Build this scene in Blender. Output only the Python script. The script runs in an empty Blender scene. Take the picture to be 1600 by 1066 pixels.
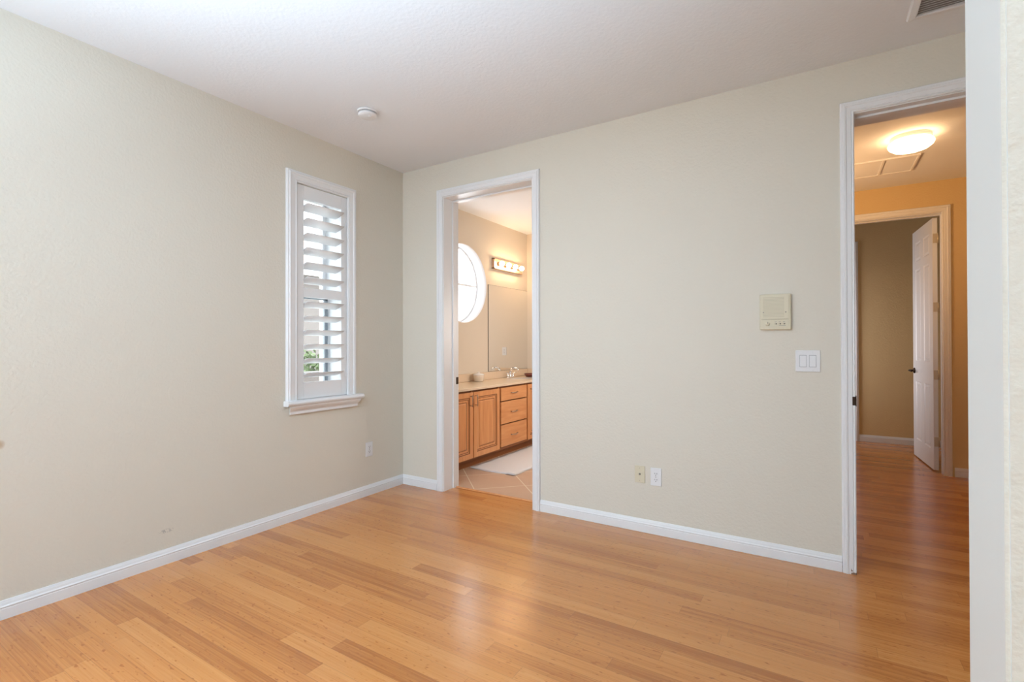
import bpy, bmesh, math, random
from mathutils import Vector, Matrix

scene = bpy.context.scene
C = scene.collection
PI = math.pi
random.seed(7)

# ------------------------------------------------------------------ camera
def look(yaw, pitch, roll):
    f = Vector((-math.sin(yaw) * math.cos(pitch), math.cos(yaw) * math.cos(pitch), math.sin(pitch)))
    r0 = Vector((math.cos(yaw), math.sin(yaw), 0))
    u0 = r0.cross(f)
    r = r0 * math.cos(roll) + u0 * math.sin(roll)
    u = -r0 * math.sin(roll) + u0 * math.cos(roll)
    return r, u, f
cam = bpy.data.cameras.new('camera')
cam_o = bpy.data.objects.new('camera', cam)
C.objects.link(cam_o)
cam.sensor_width = 36.0
cam.lens = 768.76 / 1600 * 36
cam.clip_start = 0.02
r, u, f = look(math.radians(31.766), math.radians(0.3373), math.radians(-0.1276))
m = Matrix((r, u, -f)).transposed().to_4x4()
m.translation = Vector((0, 0, 1.2284))
cam_o.matrix_world = m
scene.camera = cam_o

# ------------------------------------------------------------------ world, daylight and added fill lights
w = bpy.data.worlds.new('sky')
scene.world = w
w.use_nodes = True
bg = w.node_tree.nodes['Background']
bg.inputs[0].default_value = (0.86, 0.93, 1.0, 1)
bg.inputs[1].default_value = 6.0

def area(name, loc, size, power, color, direction, spread=PI):
    l = bpy.data.lights.new(name, 'AREA')
    l.shape = 'RECTANGLE'
    l.size, l.size_y = size
    l.energy = power
    l.color = color
    l.spread = spread
    o = bpy.data.objects.new(name, l)
    C.objects.link(o)
    o.location = loc
    o.rotation_euler = Vector(direction).to_track_quat('-Z', 'Y').to_euler()
    return o
DAY = (0.62, 0.82, 1.0)
WARM = (1.0, 0.58, 0.27)
area('added_left_window_light', (-3.30, -0.75, 1.45), (1.5, 1.6), 5, DAY, (1, 0, 0))  # light for an invented, unseen window in the left wall
area('added_front_window_light', (-2.30, -2.62, 1.45), (1.2, 1.7), 6, DAY, (0, 1, 0), math.radians(80))  # light for the unseen window added behind the camera
area('daylight_round_window', (-4.25, 4.47, 2.15), (1.0, 1.0), 10, (0.90, 0.95, 1.0), (1, 0, -0.25))
area('added_ceiling_bounce', (-1.0, -0.35, 0.7), (0.7, 0.7), 86, (0.545, 0.785, 1.0), (0, 0, 1), math.radians(115))  # upward fill, added out of view to brighten the ceiling
area('added_room_fill', (-0.5, -0.5, 2.0), (0.8, 0.8), 7, (0.75, 0.88, 1.0), (-2.4, 3.3, -0.5), math.radians(100))  # soft fill added near the camera to lift the left corner
area('daylight_far_room', (-0.95, 7.1, 1.2), (0.5, 1.3), 8, (0.95, 0.94, 1.0), (1, 0.1, 0.0), math.radians(100))
area('added_bathroom_fill', (-1.33, 4.7, 1.2), (0.9, 1.2), 23, (1.0, 0.90, 0.82), (-1, 0, -0.25))  # warm fill added to brighten the vanity and bathroom walls
area('added_hall_fill', (-0.85, 4.7, 2.0), (0.5, 0.5), 11, WARM, (1, 0.35, 0.45), math.radians(110))  # extra warm fill, added out of view to lift the hall walls
sun = bpy.data.lights.new('sun', 'SUN')
sun.energy = 10.0
sun.angle = math.radians(1.0)
sun_o = bpy.data.objects.new('sun', sun)
C.objects.link(sun_o)
sun_o.rotation_euler = Vector((-0.12, -1.0, -1.4)).to_track_quat('-Z', 'Y').to_euler()

# ------------------------------------------------------------------ exposure
vs = scene.view_settings
vs.view_transform = 'Standard'
vs.look = 'None'
vs.gamma = 1
vs.use_curve_mapping = False
vs.exposure = 0.10

# ------------------------------------------------------------------ materials
def new_mat(name):
    mt = bpy.data.materials.new(name)
    mt.use_nodes = True
    nt = mt.node_tree
    b = nt.nodes['Principled BSDF']
    return mt, nt, b
def mat(name, col, rough=0.5, metal=0.0, spec=0.5, bump=None, coat=0.0):
    mt, nt, b = new_mat(name)
    b.inputs['Base Color'].default_value = (*col, 1)
    b.inputs['Roughness'].default_value = rough
    b.inputs['Metallic'].default_value = metal
    b.inputs['Specular IOR Level'].default_value = spec
    b.inputs['Coat Weight'].default_value = coat
    if bump:
        add_bump(nt, b, *bump)
    return mt
def add_bump(nt, b, scale, strength, dist=0.002, detail=3.0):
    tc = nt.nodes.new('ShaderNodeTexCoord')
    n = nt.nodes.new('ShaderNodeTexNoise')
    n.inputs['Scale'].default_value = scale
    n.inputs['Detail'].default_value = detail
    bp = nt.nodes.new('ShaderNodeBump')
    bp.inputs['Strength'].default_value = strength
    bp.inputs['Distance'].default_value = dist
    nt.links.new(tc.outputs['Object'], n.inputs['Vector'])
    nt.links.new(n.outputs['Fac'], bp.inputs['Height'])
    nt.links.new(bp.outputs['Normal'], b.inputs['Normal'])
def math_node(nt, op, a, bval=None, c=None):
    n = nt.nodes.new('ShaderNodeMath')
    n.operation = op
    for i, v in enumerate((a, bval, c)):
        if v is None:
            continue
        if isinstance(v, (int, float)):
            n.inputs[i].default_value = v
        else:
            nt.links.new(v, n.inputs[i])
    return n.outputs[0]
def emit(name, col, strength):
    mt, nt, b = new_mat(name)
    b.inputs['Base Color'].default_value = (0.9, 0.9, 0.9, 1)
    b.inputs['Emission Color'].default_value = (*col, 1)
    b.inputs['Emission Strength'].default_value = strength
    return mt

CREAM = (0.735, 0.692, 0.60)
M = {}
M['cream'] = mat('cream_wall_paint', CREAM, 0.55, spec=0.3, bump=(70, 0.50, 0.004))
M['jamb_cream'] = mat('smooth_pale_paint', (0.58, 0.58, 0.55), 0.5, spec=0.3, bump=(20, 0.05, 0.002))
M['hall_paint'] = mat('tan_hall_paint', (0.74, 0.56, 0.30), 0.6, spec=0.3, bump=(70, 0.50, 0.004))
M['bath_paint'] = mat('beige_bath_paint', (0.76, 0.68, 0.57), 0.6, spec=0.3, bump=(75, 0.2, 0.003))
M['ceiling'] = mat('white_ceiling_paint', (0.85, 0.87, 0.90), 0.7, spec=0.2, bump=(60, 0.35, 0.004))
M['trim'] = mat('white_trim_paint', (0.83, 0.835, 0.845), 0.32, bump=(15, 0.04, 0.002))
M['plastic'] = mat('white_plastic', (0.82, 0.82, 0.83), 0.35)
M['ivory'] = mat('ivory_plastic', (0.71, 0.65, 0.49), 0.4)
M['ivory_dark'] = mat('shaded_ivory_plastic', (0.52, 0.46, 0.33), 0.45)
M['dark'] = mat('dark_slot', (0.03, 0.028, 0.025), 0.6)
M['bronze'] = mat('oil_rubbed_bronze', (0.05, 0.03, 0.02), 0.38, metal=0.7)
M['gap'] = mat('grey_gap', (0.40, 0.40, 0.41), 0.6)
M['screw'] = mat('screw_metal', (0.35, 0.32, 0.28), 0.4, metal=0.8)
M['nickel'] = mat('brushed_nickel', (0.50, 0.39, 0.30), 0.3, metal=1.0)
M['chrome'] = mat('chrome', (0.86, 0.86, 0.87), 0.08, metal=1.0)
M['mirror'] = mat('mirror_silver', (0.90, 0.90, 0.88), 0.01, metal=1.0)
M['mirror_edge'] = mat('dark_mirror_edge', (0.10, 0.08, 0.06), 0.4)
M['counter'] = mat('cream_cultured_marble', (0.80, 0.64, 0.47), 0.22, bump=(9, 0.02, 0.002))
M['glaze'] = mat('dark_glaze_line', (0.22, 0.075, 0.02), 0.5)
M['sash'] = mat('grey_sash', (0.28, 0.31, 0.34), 0.4)
M['hinge'] = mat('painted_hinge', (0.62, 0.55, 0.42), 0.35, metal=0.4)
M['maroon'] = mat('dark_red_ceramic', (0.16, 0.035, 0.02), 0.35)
M['jar'] = mat('cream_ceramic', (0.80, 0.70, 0.58), 0.25)
M['jar_lid'] = mat('white_ceramic', (0.85, 0.83, 0.80), 0.2)
M['porcelain'] = mat('white_porcelain', (0.85, 0.82, 0.76), 0.15)
M['globe'] = emit('lit_warm_globe', (1.0, 0.62, 0.31), 13.0)
M['bulb'] = emit('lit_warm_bulb', (1.0, 0.68, 0.40), 58.0)
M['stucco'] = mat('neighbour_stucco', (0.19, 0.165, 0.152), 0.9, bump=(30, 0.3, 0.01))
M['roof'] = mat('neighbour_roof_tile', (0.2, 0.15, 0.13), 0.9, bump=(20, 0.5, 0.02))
M['paver'] = mat('pale_paver', (0.76, 0.74, 0.71), 0.9, bump=(12, 0.4, 0.01))
M['leaf'] = mat('leaf_green', (0.09, 0.125, 0.045), 0.6)
M['stem'] = mat('bark', (0.18, 0.12, 0.07), 0.8)
M['white_house_trim'] = mat('white_fascia', (0.8, 0.8, 0.8), 0.6)

# rug
M['rug'] = mat('white_cotton_rug', (0.85, 0.84, 0.84), 0.95, spec=0.1, bump=(160, 0.7, 0.006))

# scuffed left wall: same paint with a small scuff and a soft tan spot
def marked_wall():
    mt, nt, b = new_mat('cream_wall_paint_with_scuff_and_spot')
    b.inputs['Roughness'].default_value = 0.55
    b.inputs['Specular IOR Level'].default_value = 0.3
    add_bump(nt, b, 70, 0.50, 0.004)
    tc = nt.nodes.new('ShaderNodeTexCoord')
    sep = nt.nodes.new('ShaderNodeSeparateXYZ')
    nt.links.new(tc.outputs['Object'], sep.inputs[0])
    def blob(y, z, ry, rz):
        a = math_node(nt, 'DIVIDE', math_node(nt, 'SUBTRACT', sep.outputs[1], y), ry)
        c = math_node(nt, 'DIVIDE', math_node(nt, 'SUBTRACT', sep.outputs[2], z), rz)
        d = math_node(nt, 'ADD', math_node(nt, 'MULTIPLY', a, a), math_node(nt, 'MULTIPLY', c, c))
        return math_node(nt, 'MAXIMUM', math_node(nt, 'SUBTRACT', 1.0, d), 0.0)
    n = nt.nodes.new('ShaderNodeTexNoise')
    n.inputs['Scale'].default_value = 130
    nt.links.new(tc.outputs['Object'], n.inputs['Vector'])
    scratch = math_node(nt, 'MULTIPLY', math_node(nt, 'GREATER_THAN', n.outputs['Fac'], 0.52), blob(1.331, 0.183, 0.045, 0.014))
    mx = nt.nodes.new('ShaderNodeMix'); mx.data_type = 'RGBA'
    mx.inputs[6].default_value = (*CREAM, 1); mx.inputs[7].default_value = (0.40, 0.38, 0.35, 1)
    nt.links.new(math_node(nt, 'MULTIPLY', scratch, 0.8), mx.inputs[0])
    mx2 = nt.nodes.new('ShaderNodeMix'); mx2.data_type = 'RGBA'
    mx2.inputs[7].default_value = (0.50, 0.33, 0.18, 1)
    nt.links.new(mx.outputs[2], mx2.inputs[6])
    nt.links.new(math_node(nt, 'MULTIPLY', blob(0.664, 0.782, 0.022, 0.024), 0.75), mx2.inputs[0])  # soft tan spot mixed over the paint
    nt.links.new(mx2.outputs[2], b.inputs['Base Color'])
    return mt
M['marked'] = marked_wall()

# trim of the hall doorway, chipped at the foot
def chipped_trim():
    mt, nt, b = new_mat('white_trim_paint_chipped_at_foot')
    b.inputs['Roughness'].default_value = 0.32
    tc = nt.nodes.new('ShaderNodeTexCoord')
    sep = nt.nodes.new('ShaderNodeSeparateXYZ')
    nt.links.new(tc.outputs['Object'], sep.inputs[0])
    n = nt.nodes.new('ShaderNodeTexNoise')
    n.inputs['Scale'].default_value = 45
    nt.links.new(tc.outputs['Object'], n.inputs['Vector'])
    h = math_node(nt, 'MULTIPLY', math_node(nt, 'SUBTRACT', n.outputs['Fac'], 0.40), 0.16)
    near = math_node(nt, 'GREATER_THAN', sep.outputs[0], 0.150)
    far = math_node(nt, 'LESS_THAN', sep.outputs[0], 0.112)
    side = math_node(nt, 'MAXIMUM', near, far)
    chip = math_node(nt, 'MULTIPLY', math_node(nt, 'LESS_THAN', sep.outputs[2], h), side)
    mx = nt.nodes.new('ShaderNodeMix'); mx.data_type = 'RGBA'
    mx.inputs[6].default_value = (0.83, 0.835, 0.845, 1); mx.inputs[7].default_value = (0.27, 0.17, 0.11, 1)
    nt.links.new(chip, mx.inputs[0])
    nt.links.new(mx.outputs[2], b.inputs['Base Color'])
    return mt
M['chipped'] = chipped_trim()

# bamboo planks running along X
def bamboo():
    mt, nt, b = new_mat('bamboo_plank_floor')
    L = nt.links
    tc = nt.nodes.new('ShaderNodeTexCoord')
    sep = nt.nodes.new('ShaderNodeSeparateXYZ')
    L.new(tc.outputs['Object'], sep.inputs[0])
    X, Y = sep.outputs[0], sep.outputs[1]
    W, LEN = 0.077, 0.94
    yr = math_node(nt, 'DIVIDE', Y, W)
    row = math_node(nt, 'FLOOR', yr)
    wn = nt.nodes.new('ShaderNodeTexWhiteNoise'); wn.noise_dimensions = '1D'
    L.new(row, wn.inputs['W'])
    xo = math_node(nt, 'ADD', math_node(nt, 'DIVIDE', X, LEN), math_node(nt, 'MULTIPLY', wn.outputs['Value'], 7.0))
    col = math_node(nt, 'FLOOR', xo)
    cmb = nt.nodes.new('ShaderNodeCombineXYZ')
    L.new(row, cmb.inputs[0]); L.new(col, cmb.inputs[1])
    wn2 = nt.nodes.new('ShaderNodeTexWhiteNoise'); wn2.noise_dimensions = '2D'
    L.new(cmb.outputs[0], wn2.inputs['Vector'])
    tone = wn2.outputs['Value']
    # narrow strips inside each plank
    strip = math_node(nt, 'FLOOR', math_node(nt, 'MULTIPLY', yr, 4.0))
    cs = nt.nodes.new('ShaderNodeCombineXYZ')
    L.new(strip, cs.inputs[0]); L.new(col, cs.inputs[1])
    wn3 = nt.nodes.new('ShaderNodeTexWhiteNoise'); wn3.noise_dimensions = '2D'
    L.new(cs.outputs[0], wn3.inputs['Vector'])
    # fibre grain stretched along the plank
    mp = nt.nodes.new('ShaderNodeMapping')
    mp.inputs['Scale'].default_value = (3.0, 150.0, 1.0)
    L.new(tc.outputs['Object'], mp.inputs['Vector'])
    gn = nt.nodes.new('ShaderNodeTexNoise')
    gn.inputs['Scale'].default_value = 1.0; gn.inputs['Detail'].default_value = 4
    L.new(mp.outputs[0], gn.inputs['Vector'])
    # nodes of the bamboo: short dark flecks
    mp2 = nt.nodes.new('ShaderNodeMapping')
    mp2.inputs['Scale'].default_value = (28.0, 75.0, 1.0)
    L.new(tc.outputs['Object'], mp2.inputs['Vector'])
    fn = nt.nodes.new('ShaderNodeTexNoise')
    fn.inputs['Scale'].default_value = 1.0; fn.inputs['Detail'].default_value = 1
    L.new(mp2.outputs[0], fn.inputs['Vector'])
    fleck = math_node(nt, 'MULTIPLY', math_node(nt, 'MAXIMUM', math_node(nt, 'SUBTRACT', fn.outputs['Fac'], 0.64), 0.0), 5.0)
    t = math_node(nt, 'ADD', math_node(nt, 'MULTIPLY', tone, 0.62),
                  math_node(nt, 'ADD', math_node(nt, 'MULTIPLY', wn3.outputs['Value'], 0.20),
                            math_node(nt, 'MULTIPLY', math_node(nt, 'SUBTRACT', gn.outputs['Fac'], 0.5), 1.0)))
    t = math_node(nt, 'SUBTRACT', t, fleck)
    ramp = nt.nodes.new('ShaderNodeValToRGB')
    e = ramp.color_ramp.elements
    e[0].position = 0.0; e[0].color = FLOOR_COLS[0]
    e[1].position = 1.0; e[1].color = FLOOR_COLS[2]
    k = e.new(0.45); k.color = FLOOR_COLS[1]
    L.new(t, ramp.inputs[0])
    # seams
    fy = math_node(nt, 'FRACT', yr)
    dy = math_node(nt, 'MULTIPLY', math_node(nt, 'MINIMUM', fy, math_node(nt, 'SUBTRACT', 1.0, fy)), W)
    fx = math_node(nt, 'FRACT', xo)
    dx = math_node(nt, 'MULTIPLY', math_node(nt, 'MINIMUM', fx, math_node(nt, 'SUBTRACT', 1.0, fx)), LEN)
    d = math_node(nt, 'MINIMUM', dx, dy)
    seam = math_node(nt, 'MINIMUM', math_node(nt, 'DIVIDE', d, 0.0016), 1.0)
    mx = nt.nodes.new('ShaderNodeMix'); mx.data_type = 'RGBA'
    mx.inputs[6].default_value = FLOOR_COLS[3]
    L.new(math_node(nt, 'ADD', math_node(nt, 'MULTIPLY', seam, 0.55), 0.45), mx.inputs[0])
    L.new(ramp.outputs[0], mx.inputs[7])
    L.new(mx.outputs[2], b.inputs['Base Color'])
    b.inputs['Roughness'].default_value = 0.26
    b.inputs['Specular IOR Level'].default_value = 0.5
    b.inputs['Coat Weight'].default_value = 0.5
    b.inputs['Coat Roughness'].default_value = 0.2
    bp = nt.nodes.new('ShaderNodeBump')
    bp.inputs['Strength'].default_value = 0.25; bp.inputs['Distance'].default_value = 0.0012
    hgt = math_node(nt, 'ADD', seam, math_node(nt, 'ADD', math_node(nt, 'MULTIPLY', gn.outputs['Fac'], 0.10), math_node(nt, 'MULTIPLY', tone, 0.4)))
    L.new(hgt, bp.inputs['Height'])
    L.new(bp.outputs['Normal'], b.inputs['Normal'])
    return mt
FLOOR_COLS = [(0.43, 0.145, 0.031, 1), (0.615, 0.238, 0.058, 1), (0.72, 0.325, 0.098, 1), (0.30, 0.12, 0.035, 1)]
M['bamboo'] = bamboo()

# diagonal 45 cm tile
def tile():
    mt, nt, b = new_mat('beige_diagonal_tile')
    L = nt.links
    tc = nt.nodes.new('ShaderNodeTexCoord')
    sep = nt.nodes.new('ShaderNodeSeparateXYZ')
    L.new(tc.outputs['Object'], sep.inputs[0])
    S = 0.445 * math.sqrt(2)
    a = math_node(nt, 'DIVIDE', math_node(nt, 'SUBTRACT', math_node(nt, 'ADD', sep.outputs[0], sep.outputs[1]), 0.905), S)
    c = math_node(nt, 'DIVIDE', math_node(nt, 'ADD', math_node(nt, 'SUBTRACT', sep.outputs[0], sep.outputs[1]), 5.843), S)
    def edge(v):
        fr = math_node(nt, 'FRACT', v)
        return math_node(nt, 'MINIMUM', fr, math_node(nt, 'SUBTRACT', 1.0, fr))
    d = math_node(nt, 'MINIMUM', edge(a), edge(c))
    g = math_node(nt, 'LESS_THAN', d, 0.010)
    cm = nt.nodes.new('ShaderNodeCombineXYZ')
    L.new(math_node(nt, 'FLOOR', a), cm.inputs[0]); L.new(math_node(nt, 'FLOOR', c), cm.inputs[1])
    wn = nt.nodes.new('ShaderNodeTexWhiteNoise'); wn.noise_dimensions = '2D'
    L.new(cm.outputs[0], wn.inputs['Vector'])
    n = nt.nodes.new('ShaderNodeTexNoise'); n.inputs['Scale'].default_value = 6; n.inputs['Detail'].default_value = 4
    L.new(tc.outputs['Object'], n.inputs['Vector'])
    ramp = nt.nodes.new('ShaderNodeValToRGB')
    ramp.color_ramp.elements[0].color = (0.57, 0.37, 0.25, 1)
    ramp.color_ramp.elements[1].color = (0.72, 0.51, 0.36, 1)
    L.new(math_node(nt, 'ADD', math_node(nt, 'MULTIPLY', wn.outputs['Value'], 0.3), math_node(nt, 'MULTIPLY', n.outputs['Fac'], 0.7)), ramp.inputs[0])
    mx = nt.nodes.new('ShaderNodeMix'); mx.data_type = 'RGBA'
    mx.inputs[7].default_value = (0.86, 0.76, 0.62, 1)
    L.new(g, mx.inputs[0]); L.new(ramp.outputs[0], mx.inputs[6])
    L.new(mx.outputs[2], b.inputs['Base Color'])
    b.inputs['Roughness'].default_value = 0.35
    return mt
M['tile'] = tile()

# honey maple cabinet wood, grain along Z or Y
def wood(name, scale):
    mt, nt, b = new_mat(name)
    tc = nt.nodes.new('ShaderNodeTexCoord')
    mp = nt.nodes.new('ShaderNodeMapping')
    mp.inputs['Scale'].default_value = scale
    n = nt.nodes.new('ShaderNodeTexNoise'); n.inputs['Scale'].default_value = 1; n.inputs['Detail'].default_value = 5
    ramp = nt.nodes.new('ShaderNodeValToRGB')
    ramp.color_ramp.elements[0].position = 0.25; ramp.color_ramp.elements[0].color = (0.66, 0.27, 0.095, 1)
    ramp.color_ramp.elements[1].position = 0.75; ramp.color_ramp.elements[1].color = (0.80, 0.39, 0.165, 1)
    nt.links.new(tc.outputs['Object'], mp.inputs['Vector'])
    nt.links.new(mp.outputs[0], n.inputs['Vector'])
    nt.links.new(n.outputs['Fac'], ramp.inputs[0])
    nt.links.new(ramp.outputs[0], b.inputs['Base Color'])
    b.inputs['Roughness'].default_value = 0.38
    return mt
M['wood_v'] = wood('maple_vertical_grain', (30, 30, 3))
M['wood_h'] = wood('maple_horizontal_grain', (30, 3, 30))
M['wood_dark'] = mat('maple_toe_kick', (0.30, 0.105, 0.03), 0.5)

def glass():
    mt = bpy.data.materials.new('window_glass'); mt.use_nodes = True
    nt = mt.node_tree
    nt.nodes.remove(nt.nodes['Principled BSDF'])
    out = nt.nodes['Material Output']
    t = nt.nodes.new('ShaderNodeBsdfTransparent'); t.inputs[0].default_value = (0.93, 0.95, 0.945, 1)
    g = nt.nodes.new('ShaderNodeBsdfGlossy'); g.inputs['Roughness'].default_value = 0.0
    fr = nt.nodes.new('ShaderNodeFresnel'); fr.inputs['IOR'].default_value = 1.3
    mx = nt.nodes.new('ShaderNodeMixShader')
    nt.links.new(fr.outputs[0], mx.inputs[0]); nt.links.new(t.outputs[0], mx.inputs[1]); nt.links.new(g.outputs[0], mx.inputs[2])
    nt.links.new(mx.outputs[0], out.inputs['Surface'])
    return mt
M['glass'] = glass()
def frosted():
    mt = bpy.data.materials.new('frosted_glass'); mt.use_nodes = True
    nt = mt.node_tree
    nt.nodes.remove(nt.nodes['Principled BSDF'])
    out = nt.nodes['Material Output']
    t = nt.nodes.new('ShaderNodeBsdfTranslucent'); t.inputs[0].default_value = (0.97, 0.98, 1.0, 1)
    g = nt.nodes.new('ShaderNodeBsdfGlossy'); g.inputs['Roughness'].default_value = 0.3
    mx = nt.nodes.new('ShaderNodeMixShader'); mx.inputs[0].default_value = 0.05
    nt.links.new(t.outputs[0], mx.inputs[1]); nt.links.new(g.outputs[0], mx.inputs[2])
    nt.links.new(mx.outputs[0], out.inputs['Surface'])
    return mt
M['frosted'] = frosted()

# ------------------------------------------------------------------ mesh helpers
def bx(bm, x0, x1, y0, y1, z0, z1, mi=0):
    vs = [bm.verts.new(p) for p in ((x0, y0, z0), (x1, y0, z0), (x1, y1, z0), (x0, y1, z0),
                                    (x0, y0, z1), (x1, y0, z1), (x1, y1, z1), (x0, y1, z1))]
    fs = []
    for q in ((3, 2, 1, 0), (4, 5, 6, 7), (0, 1, 5, 4), (1, 2, 6, 5), (2, 3, 7, 6), (3, 0, 4, 7)):
        fc = bm.faces.new([vs[i] for i in q]); fc.material_index = mi; fs.append(fc)
    return fs
def bevel(bm, amt, seg=2):
    bmesh.ops.bevel(bm, geom=list(bm.edges), offset=amt, segments=seg, affect='EDGES', profile=0.5)
def lathe(bm, prof, n=32, axis='z', origin=(0, 0, 0), sgn=1, mi=0, smooth=True):
    """prof: (radius, height); axis: direction of height."""
    o = Vector(origin)
    rings = []
    def pt(rad, h, a):
        c, s = rad * math.cos(a), rad * math.sin(a)
        h = h * sgn
        if axis == 'z': return o + Vector((c, s, h))
        if axis == 'y': return o + Vector((c, h, s))
        return o + Vector((h, c, s))
    for rad, h in prof:
        if rad < 1e-6:
            rings.append([bm.verts.new(pt(0, h, 0))])
        else:
            rings.append([bm.verts.new(pt(rad, h, 2 * PI * i / n)) for i in range(n)])
    fs = []
    for a, b in zip(rings, rings[1:]):
        for i in range(n):
            j = (i + 1) % n
            if len(a) == 1 and len(b) == 1: continue
            if len(a) == 1: q = [a[0], b[i], b[j]]
            elif len(b) == 1: q = [a[i], a[j], b[0]]
            else: q = [a[i], a[j], b[j], b[i]]
            fc = bm.faces.new(q); fc.smooth = smooth; fc.material_index = mi; fs.append(fc)
    for rg, flip in ((rings[0], True), (rings[-1], False)):
        if len(rg) > 1:
            fc = bm.faces.new(rg); fc.material_index = mi
    return fs
def tube(bm, pts, rad, n=12, mi=0):
    pts = [Vector(p) for p in pts]
    rads = rad if isinstance(rad, (list, tuple)) else [rad] * len(pts)
    rings = []
    ref = Vector((0.31, 0.17, 0.93))
    for i, p in enumerate(pts):
        d = (pts[min(i + 1, len(pts) - 1)] - pts[max(i - 1, 0)]).normalized()
        a = d.cross(ref).normalized(); b2 = d.cross(a)
        rings.append([bm.verts.new(p + (a * math.cos(2 * PI * k / n) + b2 * math.sin(2 * PI * k / n)) * rads[i]) for k in range(n)])
    for a, b2 in zip(rings, rings[1:]):
        for k in range(n):
            fc = bm.faces.new([a[k], a[(k + 1) % n], b2[(k + 1) % n], b2[k]]); fc.smooth = True; fc.material_index = mi
    bm.faces.new(rings[0]).material_index = mi
    bm.faces.new(rings[-1]).material_index = mi
def extrude_profile(bm, prof, place0, place1):
    """closed profile swept straight between two placements (functions of (a, b))."""
    A = [bm.verts.new(place0(*p)) for p in prof]
    B = [bm.verts.new(place1(*p)) for p in prof]
    n = len(prof)
    for i in range(n):
        j = (i + 1) % n
        bm.faces.new([A[i], A[j], B[j], B[i]])
    bm.faces.new(A); bm.faces.new(B)
def obj(name, bm, mats, parent=None, loc=None):
    bmesh.ops.recalc_face_normals(bm, faces=list(bm.faces))
    me = bpy.data.meshes.new(name)
    bm.to_mesh(me); bm.free()
    if not isinstance(mats, (list, tuple)): mats = [mats]
    for mm in mats: me.materials.append(mm)
    o = bpy.data.objects.new(name, me)
    C.objects.link(o)
    if parent:
        o.parent = parent
        bpy.context.view_layer.update()
        o.matrix_parent_inverse = parent.matrix_world.inverted()
    return o
def nb(): return bmesh.new()
def box_obj(name, mats, parent, x0, x1, y0, y1, z0, z1, bev=0.0, seg=2):
    bm = nb(); bx(bm, x0, x1, y0, y1, z0, z1)
    if bev: bevel(bm, bev, seg)
    return obj(name, bm, mats, parent)
def struct(name, bm, mats, parent=None):
    o = obj(name, bm, mats, parent)
    if not parent: o['kind'] = 'structure'
    return o
def thing(name, label, cat, loc, group=None):
    o = bpy.data.objects.new(name, None); C.objects.link(o)
    o.location = loc; o.empty_display_size = 0.05
    o['label'] = label; o['category'] = cat
    if group: o['group'] = group
    bpy.context.view_layer.update()
    return o
def tag(o, label, cat, group=None):
    o['label'] = label; o['category'] = cat
    if group: o['group'] = group
    return o

# ------------------------------------------------------------------ dimensions
XL, YB, H = -3.11, 3.191, 2.743
T = 0.194                      # thickness of the back wall
YB2 = YB + T                   # its bathroom / hall side
BX, BYE = -3.41, 5.904         # bathroom outer wall, bathroom end wall
HY = 5.986                     # hall far wall
HY2 = HY + 0.135
RY = 7.56                      # far room wall
FRONT = -2.40
B0, B1 = -2.645, -1.800        # bathroom doorway (jamb faces)
HD0, HD1 = 0.166, 0.99         # hall doorway
FD0, FD1 = 0.190, 1.003        # far doorway
DT = 2.452                     # doorway head height
PX = 0.17                      # end of the near wall at the right
PY0, PY1 = 0.7225, 0.8755
BR = -1.30                     # bathroom inner side wall
HL = -1.10                     # hall left wall

# ------------------------------------------------------------------ floors and ceiling
bm = nb(); bx(bm, XL - 0.05, 1.9, FRONT - 0.05, YB, -0.1, 0); bx(bm, B0 - 0.02, B1 + 0.02, YB, 3.35, -0.1, 0)
bx(bm, HL - 0.1, 2.3, YB, RY + 0.1, -0.1, 0)
struct('floor', bm, M['bamboo'])
bm = nb(); bx(bm, BX - 0.1, BR + 0.05, 3.35, BYE + 0.1, -0.1, 0)
struct('floor_bathroom', bm, M['tile'])
bm = nb(); bx(bm, BX - 0.15, 2.4, FRONT - 0.2, RY + 0.2, H, H + 0.12)
struct('ceiling', bm, M['ceiling'])

# ------------------------------------------------------------------ walls
WY0, WY1, WZ0, WZ1 = 2.135, 2.585, 0.835, 2.375     # left window opening
bm = nb()
bx(bm, XL - 0.34, XL, FRONT - 0.2, -1.60, -0.1, H); bx(bm, XL - 0.34, XL, 0.10, WY0, -0.1, H); bx(bm, XL - 0.34, XL, WY1, YB, -0.1, H)
bx(bm, XL - 0.34, XL, -1.60, 0.10, -0.1, 0.60); bx(bm, XL - 0.34, XL, -1.60, 0.10, 2.30, H)
bx(bm, XL - 0.34, XL, WY0, WY1, -0.1, WZ0); bx(bm, XL - 0.34, XL, WY0, WY1, WZ1, H)
struct('wall_left', bm, M['marked'])

bm = nb()
for x0, x1 in ((BX - 0.19, B0 - 0.02), (B1 + 0.02, HD0 - 0.02), (HD1 + 0.02, 2.3)):
    bx(bm, x0, x1, YB, YB2, -0.1, H)
bx(bm, B0 - 0.02, B1 + 0.02, YB, YB2, DT + 0.02, H); bx(bm, HD0 - 0.02, HD1 + 0.02, YB, YB2, DT + 0.02, H)
bm.normal_update()
for fc in bm.faces:
    if fc.normal.y > 0.9: fc.material_index = 1 if fc.calc_center_median().x < -1.25 else 2
struct('wall_back', bm, [M['cream'], M['bath_paint'], M['hall_paint']])

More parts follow.
